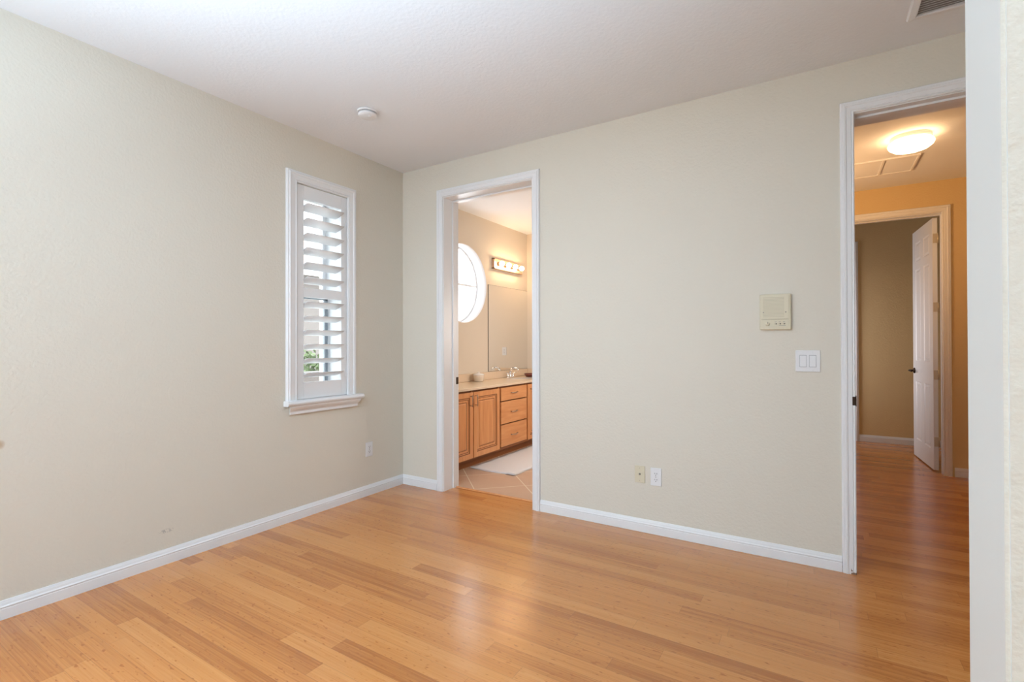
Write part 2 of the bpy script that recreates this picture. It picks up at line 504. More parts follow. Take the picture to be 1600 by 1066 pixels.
# front wall with a wide window, added unseen behind the camera for light
bm = nb()
F0, F1 = FRONT - 0.2, FRONT
bx(bm, XL, -2.95, F0, F1, -0.1, H); bx(bm, -1.65, 1.8, F0, F1, -0.1, H)
bx(bm, -2.95, -1.65, F0, F1, -0.1, 0.55); bx(bm, -2.95, -1.65, F0, F1, 2.35, H)
struct('wall_front', bm, M['cream'])
bm = nb()
for x in (-2.95, -2.325, -1.70): bx(bm, x, x + 0.05, F0 + 0.08, F0 + 0.14, 0.55, 2.35)
for z in (0.55, 1.42, 2.30): bx(bm, -2.95, -1.65, F0 + 0.08, F0 + 0.14, z, z + 0.05)
struct('added_window_3', bm, M['trim'])  # frame of the added window, never in view
bm = nb()
for y in (-1.60, -0.775, 0.05): bx(bm, XL - 0.16, XL - 0.10, y, y + 0.05, 0.60, 2.30)
for z in (0.60, 1.42, 2.25): bx(bm, XL - 0.16, XL - 0.10, -1.60, 0.10, z, z + 0.05)
struct('added_window_4', bm, M['trim'])  # frame of the invented left wall window, never in view
bm = nb(); bx(bm, 1.62, 1.8, FRONT, PY0, -0.1, H)
struct('wall_right', bm, M['cream'])
# near wall at the right edge of the picture, with its smooth end
bm = nb(); bx(bm, PX, 1.8, PY0, PY1, -0.1, H)
ed = [e for e in bm.edges if abs(e.verts[0].co.x - PX) < 1e-5 and abs(e.verts[1].co.x - PX) < 1e-5 and abs(e.verts[0].co.z - e.verts[1].co.z) > 1]
bmesh.ops.bevel(bm, geom=ed, offset=0.004, segments=2, affect='EDGES')
bm.normal_update()
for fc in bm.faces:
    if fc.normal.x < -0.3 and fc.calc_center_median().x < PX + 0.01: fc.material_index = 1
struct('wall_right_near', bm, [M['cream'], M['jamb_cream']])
bm = nb(); bx(bm, 1.25, 1.42, PY1, YB, -0.1, H)
struct('wall_right_entry', bm, M['cream'])

# bathroom shell: outer wall with a round hole
CY, CZ, CR = 4.470, 1.921, 0.448
bm = nb()
X0, X1 = BX - 0.19, BX
S = 0.55
bx(bm, X0, X1, YB2, CY - S, -0.1, H); bx(bm, X0, X1, CY + S, BYE + 0.15, -0.1, H)
bx(bm, X0, X1, CY - S, CY + S, -0.1, CZ - S); bx(bm, X0, X1, CY - S, CY + S, CZ + S, H)
N = 96
def sq(a):
    c, s = math.cos(a), math.sin(a); k = S / max(abs(c), abs(s)); return CY + c * k, CZ + s * k
ci = []; co = []; si = []; so = []
for i in range(N):
    a = 2 * PI * (i + 0.5) / N + PI / 4
    y, z = CY + CR * math.cos(a), CZ + CR * math.sin(a)
    ci.append(bm.verts.new((X1, y, z))); co.append(bm.verts.new((X0, y, z)))
    y, z = sq(a); si.append(bm.verts.new((X1, y, z))); so.append(bm.verts.new((X0, y, z)))
for i in range(N):
    j = (i + 1) % N
    bm.faces.new([ci[i], ci[j], si[j], si[i]]); bm.faces.new([co[j], co[i], so[i], so[j]])
    fc = bm.faces.new([ci[j], ci[i], co[i], co[j]]); fc.material_index = 1; fc.smooth = True
for cy in (-1, 1):
    for cz in (-1, 1):     # the four corners the ring leaves open
        ks = sorted(range(N), key=lambda i: (si[i].co - Vector((X1, CY + cy * S, CZ + cz * S))).length)[:2]
        bm.faces.new([si[ks[0]], si[ks[1]], bm.verts.new((X1, CY + cy * S, CZ + cz * S))])
        bm.faces.new([so[ks[0]], so[ks[1]], bm.verts.new((X0, CY + cy * S, CZ + cz * S))])
struct('wall_bathroom_left', bm, [M['bath_paint'], M['trim']])
bm = nb(); bx(bm, BX, BR + 0.1, BYE, BYE + 0.05, -0.1, H)
struct('wall_bathroom_end', bm, M['bath_paint'])
bm = nb(); bx(bm, BR, BR + 0.1, YB2, BYE, -0.1, H)
struct('wall_bathroom_right', bm, M['bath_paint'])

# round window
bm = nb()
for ra, rb, x0, x1 in ((CR - 0.022, CR, BX - 0.165, BX - 0.14),):
    a0 = []; 
    for i in range(64):
        a = 2 * PI * i / 64
        a0.append([bm.verts.new((x, CY + q * math.cos(a), CZ + q * math.sin(a))) for q, x in ((rb, x0), (ra, x0), (ra, x1), (rb, x1))])
    for i in range(64):
        p, q = a0[i], a0[(i + 1) % 64]
        for k in range(4):
            bm.faces.new([p[k], p[(k + 1) % 4], q[(k + 1) % 4], q[k]])
bx(bm, BX - 0.163, BX - 0.140, CY - CR + 0.02, CY + CR - 0.02, 1.918, 1.940)
win2 = struct('window_2', bm, M['trim'])
bm = nb()
vs_ = [bm.verts.new((BX - 0.158, CY + (CR - 0.02) * math.cos(2 * PI * i / 64), CZ + (CR - 0.02) * math.sin(2 * PI * i / 64))) for i in range(64)]
bm.faces.new(vs_)
obj('pane', bm, M['frosted'], win2)

# hall and far room shells
bm = nb()
bx(bm, HL, FD0 - 0.02, HY, HY2, -0.1, H); bx(bm, FD1 + 0.02, 2.2, HY, HY2, -0.1, H)
bx(bm, FD0 - 0.02, FD1 + 0.02, HY, HY2, 2.452 + 0.02, H)
struct('wall_hall_end', bm, M['hall_paint'])
bm = nb(); bx(bm, BR + 0.1, HL, YB2, RY, -0.1, H)
struct('wall_hall_left', bm, M['hall_paint'])
bm = nb(); bx(bm, 1.95, 2.1, YB2, RY, -0.1, H)
struct('wall_hall_right', bm, M['hall_paint'])
bm = nb(); bx(bm, HL, 2.0, RY, RY + 0.1, -0.1, H)
struct('wall_far_room', bm, M['hall_paint'])

# ------------------------------------------------------------------ door trim
CAS = [(0, 0), (0, 0.010), (0.005, 0.014), (0.011, 0.011), (0.014, 0.0145), (0.034, 0.0155), (0.037, 0.019), (0.045, 0.020), (0.048, 0.0165), (0.058, 0.0165), (0.062, 0.012), (0.064, 0)]
def casing_bm(bm, a0, a1, zt, place, prof=CAS, z0=0.0):
    n = len(prof)
    st = [[(a0 - u, z0, w) for u, w in prof], [(a0 - u, zt + u, w) for u, w in prof], [(a1 + u, zt + u, w) for u, w in prof], [(a1 + u, z0, w) for u, w in prof]]
    V = [[bm.verts.new(place(*p)) for p in s] for s in st]
    for s, t in zip(V, V[1:]):
        for i in range(n):
            j = (i + 1) % n
            bm.faces.new([s[i], s[j], t[j], t[i]])
    bm.faces.new(V[0]); bm.faces.new(V[-1])
def jamb_bm(bm, a0, a1, zt, y0, y1, sy0, sy1):
    """jamb boards inside an opening along X plus the door stop between y = sy0 and sy1."""
    bx(bm, a0 - 0.018, a0, y0, y1, 0, zt + 0.018); bx(bm, a1, a1 + 0.018, y0, y1, 0, zt + 0.018)
    bx(bm, a0, a1, y0, y1, zt, zt + 0.018)
    bx(bm, a0, a0 + 0.011, sy0, sy1, 0, zt - 0.011); bx(bm, a1 - 0.011, a1, sy0, sy1, 0, zt - 0.011)
    bx(bm, a0, a1, sy0, sy1, zt - 0.011, zt)
bm = nb()
casing_bm(bm, B0 - 0.005, B1 + 0.005, DT + 0.005, lambda a, z, w: (a, YB - w, z))
casing_bm(bm, B0 - 0.005, B1 + 0.005, DT + 0.005, lambda a, z, w: (a, YB2 + w, z))
jamb_bm(bm, B0, B1, DT, YB, YB2, 3.305, 3.340)
struct('trim_1', bm, M['trim'])
bm = nb()
casing_bm(bm, HD0 + 0.009, HD1 + 0.005, DT + 0.005, lambda a, z, w: (a, YB - w, z))
casing_bm(bm, HD0 - 0.005, HD1 + 0.005, DT + 0.005, lambda a, z, w: (a, YB2 + w, z))
jamb_bm(bm, HD0, HD1, DT, YB, YB2, 3.236, 3.271)
struct('trim_2', bm, M['chipped'])
FT = 2.440
bm = nb()
casing_bm(bm, FD0 - 0.005, FD1 - 0.009, FT + 0.005, lambda a, z, w: (a, HY - w, z))
casing_bm(bm, FD0 - 0.005, FD1 + 0.005, FT + 0.005, lambda a, z, w: (a, HY2 + w, z))
jamb_bm(bm, FD0, FD1, FT, HY, HY2, HY + 0.045, HY + 0.08)
struct('trim_3', bm, M['trim'])
# casing and closed door on the far room wall, glimpsed at its left end
bm = nb()
casing_bm(bm, -0.42, 0.384, FT + 0.005, lambda a, z, w: (a, RY - w, z))
bx(bm, -0.42, 0.384, RY - 0.008, RY, 0, FT + 0.005)
struct('trim_4', bm, M['trim'])
# wood reducer strip between bamboo and tile
bm = nb()
pf = [(3.338, 0.0), (3.341, 0.005), (3.350, 0.007), (3.359, 0.005), (3.362, 0.0)]
extrude_profile(bm, pf, lambda y, z: (B0 + 0.0, y, z), lambda y, z: (B1 - 0.0, y, z))
struct('trim_5', bm, M['wood_h'])
# dark strike plates on the jambs
bm = nb(); bx(bm, B0, B0 + 0.003, 3.352, 3.384, 0.882, 0.942); bx(bm, B0 + 0.0025, B0 + 0.0038, 3.362, 3.374, 0.895, 0.928)
o = struct('trim_6', bm, M['bronze'])
bm = nb(); bx(bm, 0.1745, 0.178, YB - 0.0165, YB + 0.03, 0.893, 0.949); bx(bm, 0.160, 0.1745, YB - 0.0165, YB - 0.010, 0.898, 0.944)
struct('trim_7', bm, M['bronze'])

# ------------------------------------------------------------------ baseboards
BP = [(0, 0), (0.013, 0), (0.013, 0.046), (0.0115, 0.050), (0.0135, 0.053), (0.0135, 0.057), (0.010, 0.062), (0.008, 0.071), (0.0055, 0.078), (0.004, 0.083), (0, 0.083)]
def base(name, p0, p1, nrm):
    bm = nb()
    p0 = Vector((*p0, 0)); p1 = Vector((*p1, 0)); n = Vector((*nrm, 0))
    extrude_profile(bm, BP, lambda d, z: p0 + n * d + Vector((0, 0, z)), lambda d, z: p1 + n * d + Vector((0, 0, z)))
    struct(name, bm, M['trim'])
base('baseboard_left', (XL, FRONT), (XL, YB), (1, 0))
bm = nb()
for a, b in ((XL + 0.004, B0 - 0.0695), (B1 + 0.0695, HD0 - 0.0555)):
    extrude_profile(bm, BP, lambda d, z: (a, YB - d, z), lambda d, z: (b, YB - d, z))
struct('baseboard_back', bm, M['trim'])
base('baseboard_right_entry', (1.25, PY1), (1.25, YB), (-1, 0))
bm = nb()
for a, b in ((HL, FD0 - 0.0695), (FD1 + 0.0695, 1.95)):
    extrude_profile(bm, BP, lambda d, z: (a, HY - d, z), lambda d, z: (b, HY - d, z))
struct('baseboard_hall_end', bm, M['trim'])
bm = nb()
for a, b in ((HL, -0.49), (0.449, 1.95)):
    extrude_profile(bm, BP, lambda d, z: (a, RY - d, z), lambda d, z: (b, RY - d, z))
struct('baseboard_far_room', bm, M['trim'])
base('baseboard_bathroom_end', (-2.86, BYE), (BR, BYE), (0, -1))

# ------------------------------------------------------------------ left window: frame, casing, sill, glass
bm = nb()
GX = XL - 0.235
# lining of the deep opening (white)
bx(bm, GX - 0.07, XL - 0.036, WY0, WY0 + 0.003, WZ0, WZ1); bx(bm, GX - 0.07, XL - 0.036, WY1 - 0.003, WY1, WZ0, WZ1)
bx(bm, GX - 0.07, XL - 0.036, WY0 + 0.003, WY1 - 0.003, WZ1 - 0.003, WZ1); bx(bm, GX - 0.07, XL - 0.036, WY0 + 0.003, WY1 - 0.003, WZ0, WZ0 + 0.003)
win1 = struct('window_1', bm, M['trim'])
bm = nb()
WC = [(0, 0), (0, 0.012), (0.006, 0.017), (0.014, 0.012), (0.018, 0.016), (0.046, 0.018), (0.050, 0.023), (0.060, 0.025), (0.066, 0.020), (0.074, 0.020), (0.078, 0.014), (0.080, 0)]
casing_bm(bm, WY0 + 0.005, WY1 - 0.005, WZ1 - 0.005, lambda a, z, w: (XL + w, a, z), WC, z0=WZ0 + 0.002)
obj('casing', bm, M['trim'], win1)
bm = nb()      # stool with round nose, apron below
st = [(-0.02, 0.801), (0.045, 0.801), (0.055, 0.806), (0.060, 0.815), (0.060, 0.823), (0.055, 0.832), (0.045, 0.837), (-0.02, 0.837)]
extrude_profile(bm, st, lambda d, z: (XL + d, 2.045, z), lambda d, z: (XL + d, 2.705, z))
obj('window_sill', bm, M['trim'], win1)
bm = nb()
ap = [(0, 0.801), (0.046, 0.801), (0.044, 0.790), (0.034, 0.776), (0.024, 0.766), (0.020, 0.757), (0.021, 0.752), (0.021, 0.741), (0, 0.741)]
extrude_profile(bm, ap, lambda d, z: (XL + d, 2.068 + (0.046 - d) * 0.5, z), lambda d, z: (XL + d, 2.682 - (0.046 - d) * 0.5, z))
obj('apron', bm, M['trim'], win1)
bm = nb()      # fixed upper sash, white
for y0, y1, z0, z1 in ((WY0, WY0 + 0.03, 1.60, WZ1), (WY1 - 0.03, WY1, 1.60, WZ1), (WY0, WY1, WZ1 - 0.03, WZ1), (WY0, WY1, 1.585, 1.625)):
    bx(bm, GX - 0.045, GX - 0.02, y0, y1, z0, z1)
obj('upper_sash', bm, M['trim'], win1)
bm = nb()      # lower sash, grey
for y0, y1, z0, z1 in ((WY0, WY0 + 0.03, WZ0, 1.61), (WY1 - 0.03, WY1, WZ0, 1.61), (WY0, WY1, WZ0, WZ0 + 0.04), (WY0, WY1, 1.58, 1.61)):
    bx(bm, GX - 0.02, GX + 0.005, y0, y1, z0, z1)
obj('lower_sash', bm, M['sash'], win1)
bm = nb(); bx(bm, GX - 0.036, GX - 0.031, WY0 + 0.02, WY1 - 0.02, 1.60, WZ1 - 0.02); bx(bm, GX - 0.010, GX - 0.005, WY0 + 0.02, WY1 - 0.02, WZ0 + 0.03, 1.59)
obj('pane', bm, M['glass'], win1)

# ------------------------------------------------------------------ plantation shutter
sh = thing('plantation_shutter', 'white plantation shutter with open wide louvers filling the narrow window', 'shutter', (XL - 0.03, 2.36, WZ0))
sx0, sx1 = XL - 0.034, XL - 0.004
SY0, SY1 = 2.136, 2.584
SL0, SL1 = 2.205, 2.530
box_obj('stile', M['trim'], sh, sx0, sx1, SY0, SL0, WZ0 + 0.004, 2.366, 0.002)
box_obj('stile', M['trim'], sh, sx0, sx1, SL1, SY1, WZ0 + 0.004, 2.366, 0.002)
box_obj('top_rail', M['trim'], sh, sx0, sx1, SL0, SL1, 2.270, 2.366, 0.002)
box_obj('middle_rail', M['trim'], sh, sx0, sx1, SL0, SL1, 1.568, 1.636, 0.002)
box_obj('bottom_rail', M['trim'], sh, sx0, sx1, SL0, SL1, WZ0 + 0.004, 0.956, 0.002)
def louver(z):
    bm = nb()
    prof = []
    n = 16
    for i in range(n):
        a = 2 * PI * i / n
        prof.append((0.057 * math.cos(a), 0.0055 * math.sin(a)))
    t = math.radians(20)
    xc = (sx0 + sx1) / 2
    def pl(y):
        return lambda p, q: (xc + p * math.cos(t) - q * math.sin(t), y, z + p * math.sin(t) + q * math.cos(t))
    extrude_profile(bm, prof, pl(SL0 + 0.002), pl(SL1 - 0.002))
    for fc in bm.faces: fc.smooth = len(fc.verts) == 4
    return obj('louver', bm, M['trim'], sh)
for k in range(6): louver(2.218 - k * 0.1055)
for k in range(6): louver(1.516 - k * 0.1020)
for z in (2.15, 1.60, 0.98):
    bm = nb(); bx(bm, sx1 - 0.001, sx1 + 0.003, SY1 - 0.016, SY1 - 0.002, z, z + 0.06)
    tube(bm, [(sx1 + 0.004, SY1 - 0.001, z), (sx1 + 0.004, SY1 - 0.001, z + 0.06)], 0.0035, 8)
    obj('hinge', bm, M['plastic'], sh)

# ------------------------------------------------------------------ ceiling things
sd = thing('smoke_detector', 'round white smoke detector on the bedroom ceiling', 'smoke detector', (-2.478, 2.222, H))
bm = nb(); lathe(bm, [(0.066, 0), (0.066, 0.010), (0.062, 0.012)], 40, 'z', (-2.478, 2.222, H), -1); obj('base_plate', bm, M['plastic'], sd)
bm = nb(); lathe(bm, [(0.055, 0.012), (0.055, 0.017)], 40, 'z', (-2.478, 2.222, H), -1); obj('vent_ring', bm, M['gap'], sd)
bm = nb(); lathe(bm, [(0.060, 0.017), (0.060, 0.026), (0.054, 0.034), (0.040, 0.038), (0, 0.040)], 40, 'z', (-2.478, 2.222, H), -1); obj('cover', bm, M['plastic'], sd)
bm = nb(); lathe(bm, [(0.014, 0.034), (0.014, 0.0415), (0.012, 0.043), (0, 0.0435)], 20, 'z', (-2.452, 2.215, H), -1); obj('test_button', bm, M['plastic'], sd)

vx0, vx1, vy0, vy1 = 0.365, 0.87, 2.43, 2.932
vt = thing('ceiling_vent', 'white slatted return air vent at the top right of the ceiling', 'vent', ((vx0 + vx1) / 2, (vy0 + vy1) / 2, H))
bm = nb()
FP = [(0, 0), (0, 0.004), (-0.005, 0.014), (-0.028, 0.017), (-0.033, 0.015), (-0.033, 0)]
cs = [(vx0, vy0, 1, 1), (vx1, vy0, -1, 1), (vx1, vy1, -1, -1), (vx0, vy1, 1, -1)]
V = [[bm.verts.new((x - sx * u, y - sy * u, H - w)) for u, w in FP] for x, y, sx, sy in cs]
for i in range(4):
    p, q = V[i], V[(i + 1) % 4]
    for k in range(len(FP)):
        l = (k + 1) % len(FP); bm.faces.new([p[k], p[l], q[l], q[k]])
obj('frame', bm, M['plastic'], vt)
bm = nb(); bx(bm, vx0 + 0.03, vx1 - 0.03, vy0 + 0.03, vy1 - 0.03, H - 0.0015, H - 0.0005); obj('filter', bm, mat('dark_grey_filter', (0.34, 0.32, 0.31), 0.9), vt)
n = 24
for k in range(n):
    y = vy0 + 0.042 + k * (vy1 - vy0 - 0.084) / (n - 1)
    bm = nb()
    pr = [(-0.0055, 0.0125), (0.0055, 0.0085), (0.0055, 0.0075), (-0.0055, 0.0115)]
    extrude_profile(bm, pr, lambda a, b: (vx0 + 0.034, y + a, H - b), lambda a, b: (vx1 - 0.034, y + a, H - b))
    obj('slat', bm, M['plastic'], vt)

# ------------------------------------------------------------------ wall plates on the back and left walls
def outlet(label, place, m_plate, group=None, cat='outlet'):
    """place(a, z, d): a along wall from centre, d out of the wall."""
    t = thing('wall_outlet', label, cat, place(0, 0, 0), group)
    def pbox(name, a0, a1, z0, z1, d0, d1, mm, bev=0.0):
        bm = nb(); bx(bm, a0, a1, d0, d1, z0, z1)
        if bev: bevel(bm, bev, 2)
        for v in bm.verts: v.co = place(v.co.x, v.co.z, v.co.y)
        return obj(name, bm, mm, t)
    pbox('plate', -0.035, 0.035, -0.0575, 0.0575, 0, 0.006, m_plate, 0.0022)
    for zc in (0.0195, -0.0195):
        bm = nb()
        pts = []
        for i in range(24):
            a = 2 * PI * i / 24
            pts.append((max(-0.0165, min(0.0165, 0.019 * math.cos(a))), zc + max(-0.0135, min(0.0135, 0.0175 * math.sin(a)))))
        A = [bm.verts.new(place(x, z, 0.005)) for x, z in pts]; Bv = [bm.verts.new(place(x, z, 0.0075)) for x, z in pts]
        for i in range(24): bm.faces.new([A[i], A[(i + 1) % 24], Bv[(i + 1) % 24], Bv[i]])
        bm.faces.new(Bv)
        rc = obj('receptacle', bm, m_plate, t)
        bm = nb()
        for a0, a1, z0, z1 in ((-0.0078, -0.0055, zc - 0.001, zc + 0.008), (0.0055, 0.0078, zc, zc + 0.007), (-0.002, 0.002, zc - 0.0095, zc - 0.005)):
            q = bx(bm, a0, a1, 0.0072, 0.0080, z0, z1)
        for v in bm.verts: v.co = place(v.co.x, v.co.z, v.co.y)
        sl = obj('slots', bm, M['dark'], rc)
    pbox('screw', -0.0025, 0.0025, -0.0025, 0.0025, 0.0055, 0.0068, M['screw'])
    return t
outlet('white outlet low on the left wall below the shuttered window', lambda a, z, d: Vector((XL + d, 2.802 + a, 0.372 + z)), M['plastic'])
outlet('white outlet low on the back wall, right of the ivory cable plate', lambda a, z, d: Vector((-0.885 - a, YB - d, 0.368 + z)), M['plastic'])

cp = thing('cable_plate', 'ivory cable wall plate with a single jack low on the back wall', 'wall plate', (-0.990, YB, 0.372))
box_obj('plate', M['ivory'], cp, -1.024, -0.956, YB - 0.006, YB, 0.317, 0.428, 0.0022)
bm = nb(); lathe(bm, [(0.0065, 0.005), (0.0065, 0.009), (0.0048, 0.009), (0.0048, 0.015), (0, 0.015)], 16, 'y', (-0.990, YB, 0.374), -1); obj('jack', bm, M['screw'], cp)
for z in (0.332, 0.413):
    bm = nb(); lathe(bm, [(0.003, 0.005), (0.003, 0.0068), (0, 0.0072)], 12, 'y', (-0.990, YB, z), -1); obj('screw', bm, M['ivory_dark'], cp)

sw = thing('light_switch', 'white double rocker light switch beside the hallway door trim', 'light switch', (-0.042, YB, 1.129))
box_obj('plate', M['plastic'], sw, -0.101, 0.017, YB - 0.006, YB, 1.070, 1.189, 0.0024)
for xc in (-0.065, -0.019):
    box_obj('rocker_shadow_gap', M['gap'], sw, xc - 0.0168, xc + 0.0168, YB - 0.0064, YB - 0.004, 1.0960, 1.1630)  # grey rim paints the shadow line around the rocker
    bm = nb()
    y0 = YB - 0.0068
    vsx = [(xc - 0.0150, xc + 0.0150)]
    pr = [(1.0985, y0 - 0.0055), (1.1295, y0 - 0.0025), (1.1605, y0 - 0.0010), (1.1605, y0 + 0.002), (1.0985, y0 + 0.002)]
    extrude_profile(bm, pr, lambda z, y: (xc - 0.015, y, z), lambda z, y: (xc + 0.015, y, z))
    obj('rocker', bm, M['plastic'], sw)
    for z in (1.082, 1.177):
        bm = nb(); lathe(bm, [(0.0028, 0.0055), (0.0028, 0.0068), (0, 0.0070)], 10, 'y', (xc, YB, z), -1); obj('screw', bm, M['plastic'], sw)

# intercom
ic = thing('intercom', 'ivory wall intercom with speaker grille and control strip', 'intercom', (-0.2005, YB, 1.4075))
ix0, ix1, iz0, iz1 = -0.280, -0.121, 1.305, 1.510
box_obj('housing', M['ivory'], ic, ix0, ix1, YB - 0.020, YB, iz0, iz1, 0.006, 3)
box_obj('speaker_panel', M['ivory'], ic, ix0 + 0.010, ix1 - 0.010, YB - 0.0225, YB - 0.018, iz0 + 0.062, iz1 - 0.012, 0.0015)
bm = nb()
for k in range(15):
    z = iz0 + 0.074 + k * 0.0078
    bx(bm, ix0 + 0.018, ix1 - 0.034, YB - 0.0229, YB - 0.0222, z, z + 0.0022)
obj('speaker_grille', bm, M['ivory_dark'], ic)
cpn = box_obj('control_panel', M['ivory'], ic, ix0 + 0.010, ix1 - 0.012, YB - 0.0215, YB - 0.018, iz0 + 0.014, iz0 + 0.058, 0.0012)
bm = nb(); bx(bm, ix0 + 0.010, ix1 - 0.012, YB - 0.0217, YB - 0.0195, iz0 + 0.0585, iz0 + 0.0605); obj('seam', bm, M['ivory_dark'], ic)
bm = nb(); lathe(bm, [(0.0105, 0.020), (0.0105, 0.029), (0.009, 0.031), (0, 0.031)], 20, 'y', (ix0 + 0.041, YB, iz0 + 0.034), -1); kn = obj('volume_knob', bm, M['ivory'], ic)
bm = nb(); bx(bm, ix0 + 0.0405, ix0 + 0.0425, YB - 0.0318, YB - 0.0305, iz0 + 0.034, iz0 + 0.044); obj('pointer', bm, M['dark'], kn)
for k in range(3):
    xc = ix0 + 0.083 + k * 0.0205
    b_ = box_obj('slide_switch', M['ivory_dark'], ic, xc - 0.006, xc + 0.006, YB - 0.0228, YB - 0.0205, iz0 + 0.030, iz0 + 0.038)
    box_obj('slider', M['dark'], b_, xc + 0.0015, xc + 0.0050, YB - 0.0255, YB - 0.0220, iz0 + 0.0305, iz0 + 0.0375)
    box_obj('legend', M['screw'], ic, xc - 0.006, xc + 0.005, YB - 0.0218, YB - 0.0212, iz0 + 0.044, iz0 + 0.0464)
box_obj('legend', M['screw'], ic, ix0 + 0.098, ix0 + 0.132, YB - 0.0218, YB - 0.0212, iz0 + 0.0235, iz0 + 0.0255)
for x in (ix0 + 0.020, ix1 - 0.026):
    bm = nb(); lathe(bm, [(0.0032, 0.022), (0.0032, 0.0238), (0, 0.0240)], 12, 'y', (x, YB, iz0 + 0.100), -1); obj('screw', bm, M['screw'], ic)

# ------------------------------------------------------------------ bathroom vanity
VF = -2.90
vc = thing('bathroom_vanity', 'honey maple bathroom vanity cabinet with raised panel doors and drawers', 'cabinet', (-3.15, 4.65, 0))
CT = 0.772
box_obj('carcass', M['glaze'], vc, BX + 0.004, VF - 0.012, YB2 + 0.018, BYE - 0.004, 0.085, CT - 0.001)
bm = nb()      # face frame
for y0, y1 in ((YB2 + 0.018, 3.475), (3.912, 3.942), (4.392, 4.436), (4.973, 5.012), (5.440, 5.475), (5.880, BYE - 0.004)):
    bx(bm, VF - 0.013, VF - 0.001, y0, y1, 0.085, CT - 0.001)
bx(bm, VF - 0.013, VF - 0.0015, YB2 + 0.018, BYE - 0.004, 0.085, 0.108)
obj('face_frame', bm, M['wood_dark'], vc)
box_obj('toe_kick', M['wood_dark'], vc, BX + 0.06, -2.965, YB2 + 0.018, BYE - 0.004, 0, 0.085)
def raised_door(y0, y1, z0, z1, hy, name='door'):
    bm = nb()
    fs = bx(bm, VF, VF + 0.019, y0, y1, z0, z1)
    fr = fs[3]            # +X face
    def ins(t, d, mi=0):
        rr = bmesh.ops.inset_region(bm, faces=[fr], thickness=t, depth=d, use_even_offset=True)
        for q in rr['faces']: q.material_index = mi
    ins(0.003, 0.001); ins(0.050, 0.0); ins(0.008, -0.005, 1); ins(0.007, 0.0); ins(0.006, -0.003, 1); ins(0.020, 0.0); ins(0.006, -0.002, 1); ins(0.012, 0.006)
    d = obj(name, bm, [M['wood_v'], M['glaze']], vc)
    if hy:
        bm = nb()
        x1 = VF + 0.019
        tube(bm, [(x1 + 0.026, hy, 0.612), (x1 + 0.028, hy, 0.64), (x1 + 0.028, hy, 0.70), (x1 + 0.026, hy, 0.728)], [0.004, 0.0055, 0.0055, 0.004], 10)
        for z in (0.625, 0.715): tube(bm, [(x1 - 0.001, hy, z), (x1 + 0.028, hy, z)], 0.004, 8)
        obj('handle', bm, M['nickel'], d)
raised_door(3.475, 3.920, 0.105, 0.752, 3.880)
raised_door(3.936, 4.400, 0.105, 0.752, 3.962)
raised_door(5.006, 5.452, 0.105, 0.752, 5.424)
raised_door(5.466, 5.886, 0.105, 0.752, 5.494)
def drawer(z0, z1, hz):
    bm = nb(); fs = bx(bm, VF, VF + 0.019, 4.432, 4.976, z0, z1)
    bevel(bm, 0.003, 2)
    d = obj('drawer', bm, M['wood_h'], vc)
    bm = nb(); x1 = VF + 0.019
    tube(bm, [(x1, 4.625, hz), (x1 + 0.018, 4.632, hz), (x1 + 0.026, 4.655, hz), (x1 + 0.029, 4.690, hz - 0.002), (x1 + 0.026, 4.725, hz), (x1 + 0.018, 4.748, hz), (x1, 4.755, hz)], [0.006, 0.0045, 0.005, 0.007, 0.005, 0.0045, 0.006], 10)
    obj('handle', bm, M['nickel'], d)
drawer(0.612, 0.752, 0.690); drawer(0.362, 0.600, 0.482); drawer(0.116, 0.350, 0.228)

# countertop with splashes and sink
ct = thing('countertop', 'cream solid countertop with inset sink on the maple vanity', 'countertop', (-3.14, 4.65, CT))
box_obj('slab', M['counter'], ct, BX + 0.003, VF + 0.030, YB2 + 0.002, BYE - 0.002, CT, 0.797, 0.004)
bsp = box_obj('backsplash', M['counter'], None, BX + 0.001, BX + 0.021, YB2 + 0.002, BYE - 0.002, 0.798, 0.888, 0.003)
ssp = box_obj('side_splash', M['counter'], None, BX + 0.022, VF + 0.020, BYE - 0.022, BYE - 0.002, 0.798, 0.888, 0.003)
tag(bsp, 'cream backsplash strip behind the faucet along the mirror wall', 'backsplash')
tag(ssp, 'short cream side splash where the countertop meets the bathroom end wall', 'backsplash')
bm = nb()
lathe(bm, [(0.215, 0), (0.212, 0.0008), (0.196, 0.0008), (0.185, 0.0005), (0.10, 0.0004), (0, 0.0003)], 40, 'z', (0, 0, 0))
for v in bm.verts: v.co = Vector((-3.13 + v.co.x * 0.72, 5.36 + v.co.y, 0.797 + v.co.z))
obj('sink', bm, M['porcelain'], ct)

# faucet
fc_ = thing('faucet', 'chrome two handle faucet at the back of the vanity countertop', 'faucet', (-3.325, 5.33, 0.798))
fx, fy, fz = -3.325, 5.33, 0.798
bm = nb()
lathe(bm, [(0.028, 0), (0.028, 0.010), (0.022, 0.016), (0.0, 0.016)], 24, 'z', (0, 0, 0))
for v in bm.verts: v.co = Vector((fx + v.co.x, fy + v.co.y * 3.1, fz + v.co.z))
obj('base', bm, M['chrome'], fc_)
bm = nb()
lathe(bm, [(0.020, 0.014), (0.017, 0.03), (0.015, 0.075)], 20, 'z', (fx, fy, fz))
tube(bm, [(fx, fy, fz + 0.06), (fx + 0.005, fy, fz + 0.095), (fx + 0.03, fy, fz + 0.122), (fx + 0.07, fy, fz + 0.128), (fx + 0.105, fy, fz + 0.115), (fx + 0.122, fy, fz + 0.090)], [0.015, 0.0145, 0.013, 0.012, 0.0115, 0.011], 14)
obj('spout', bm, M['chrome'], fc_)
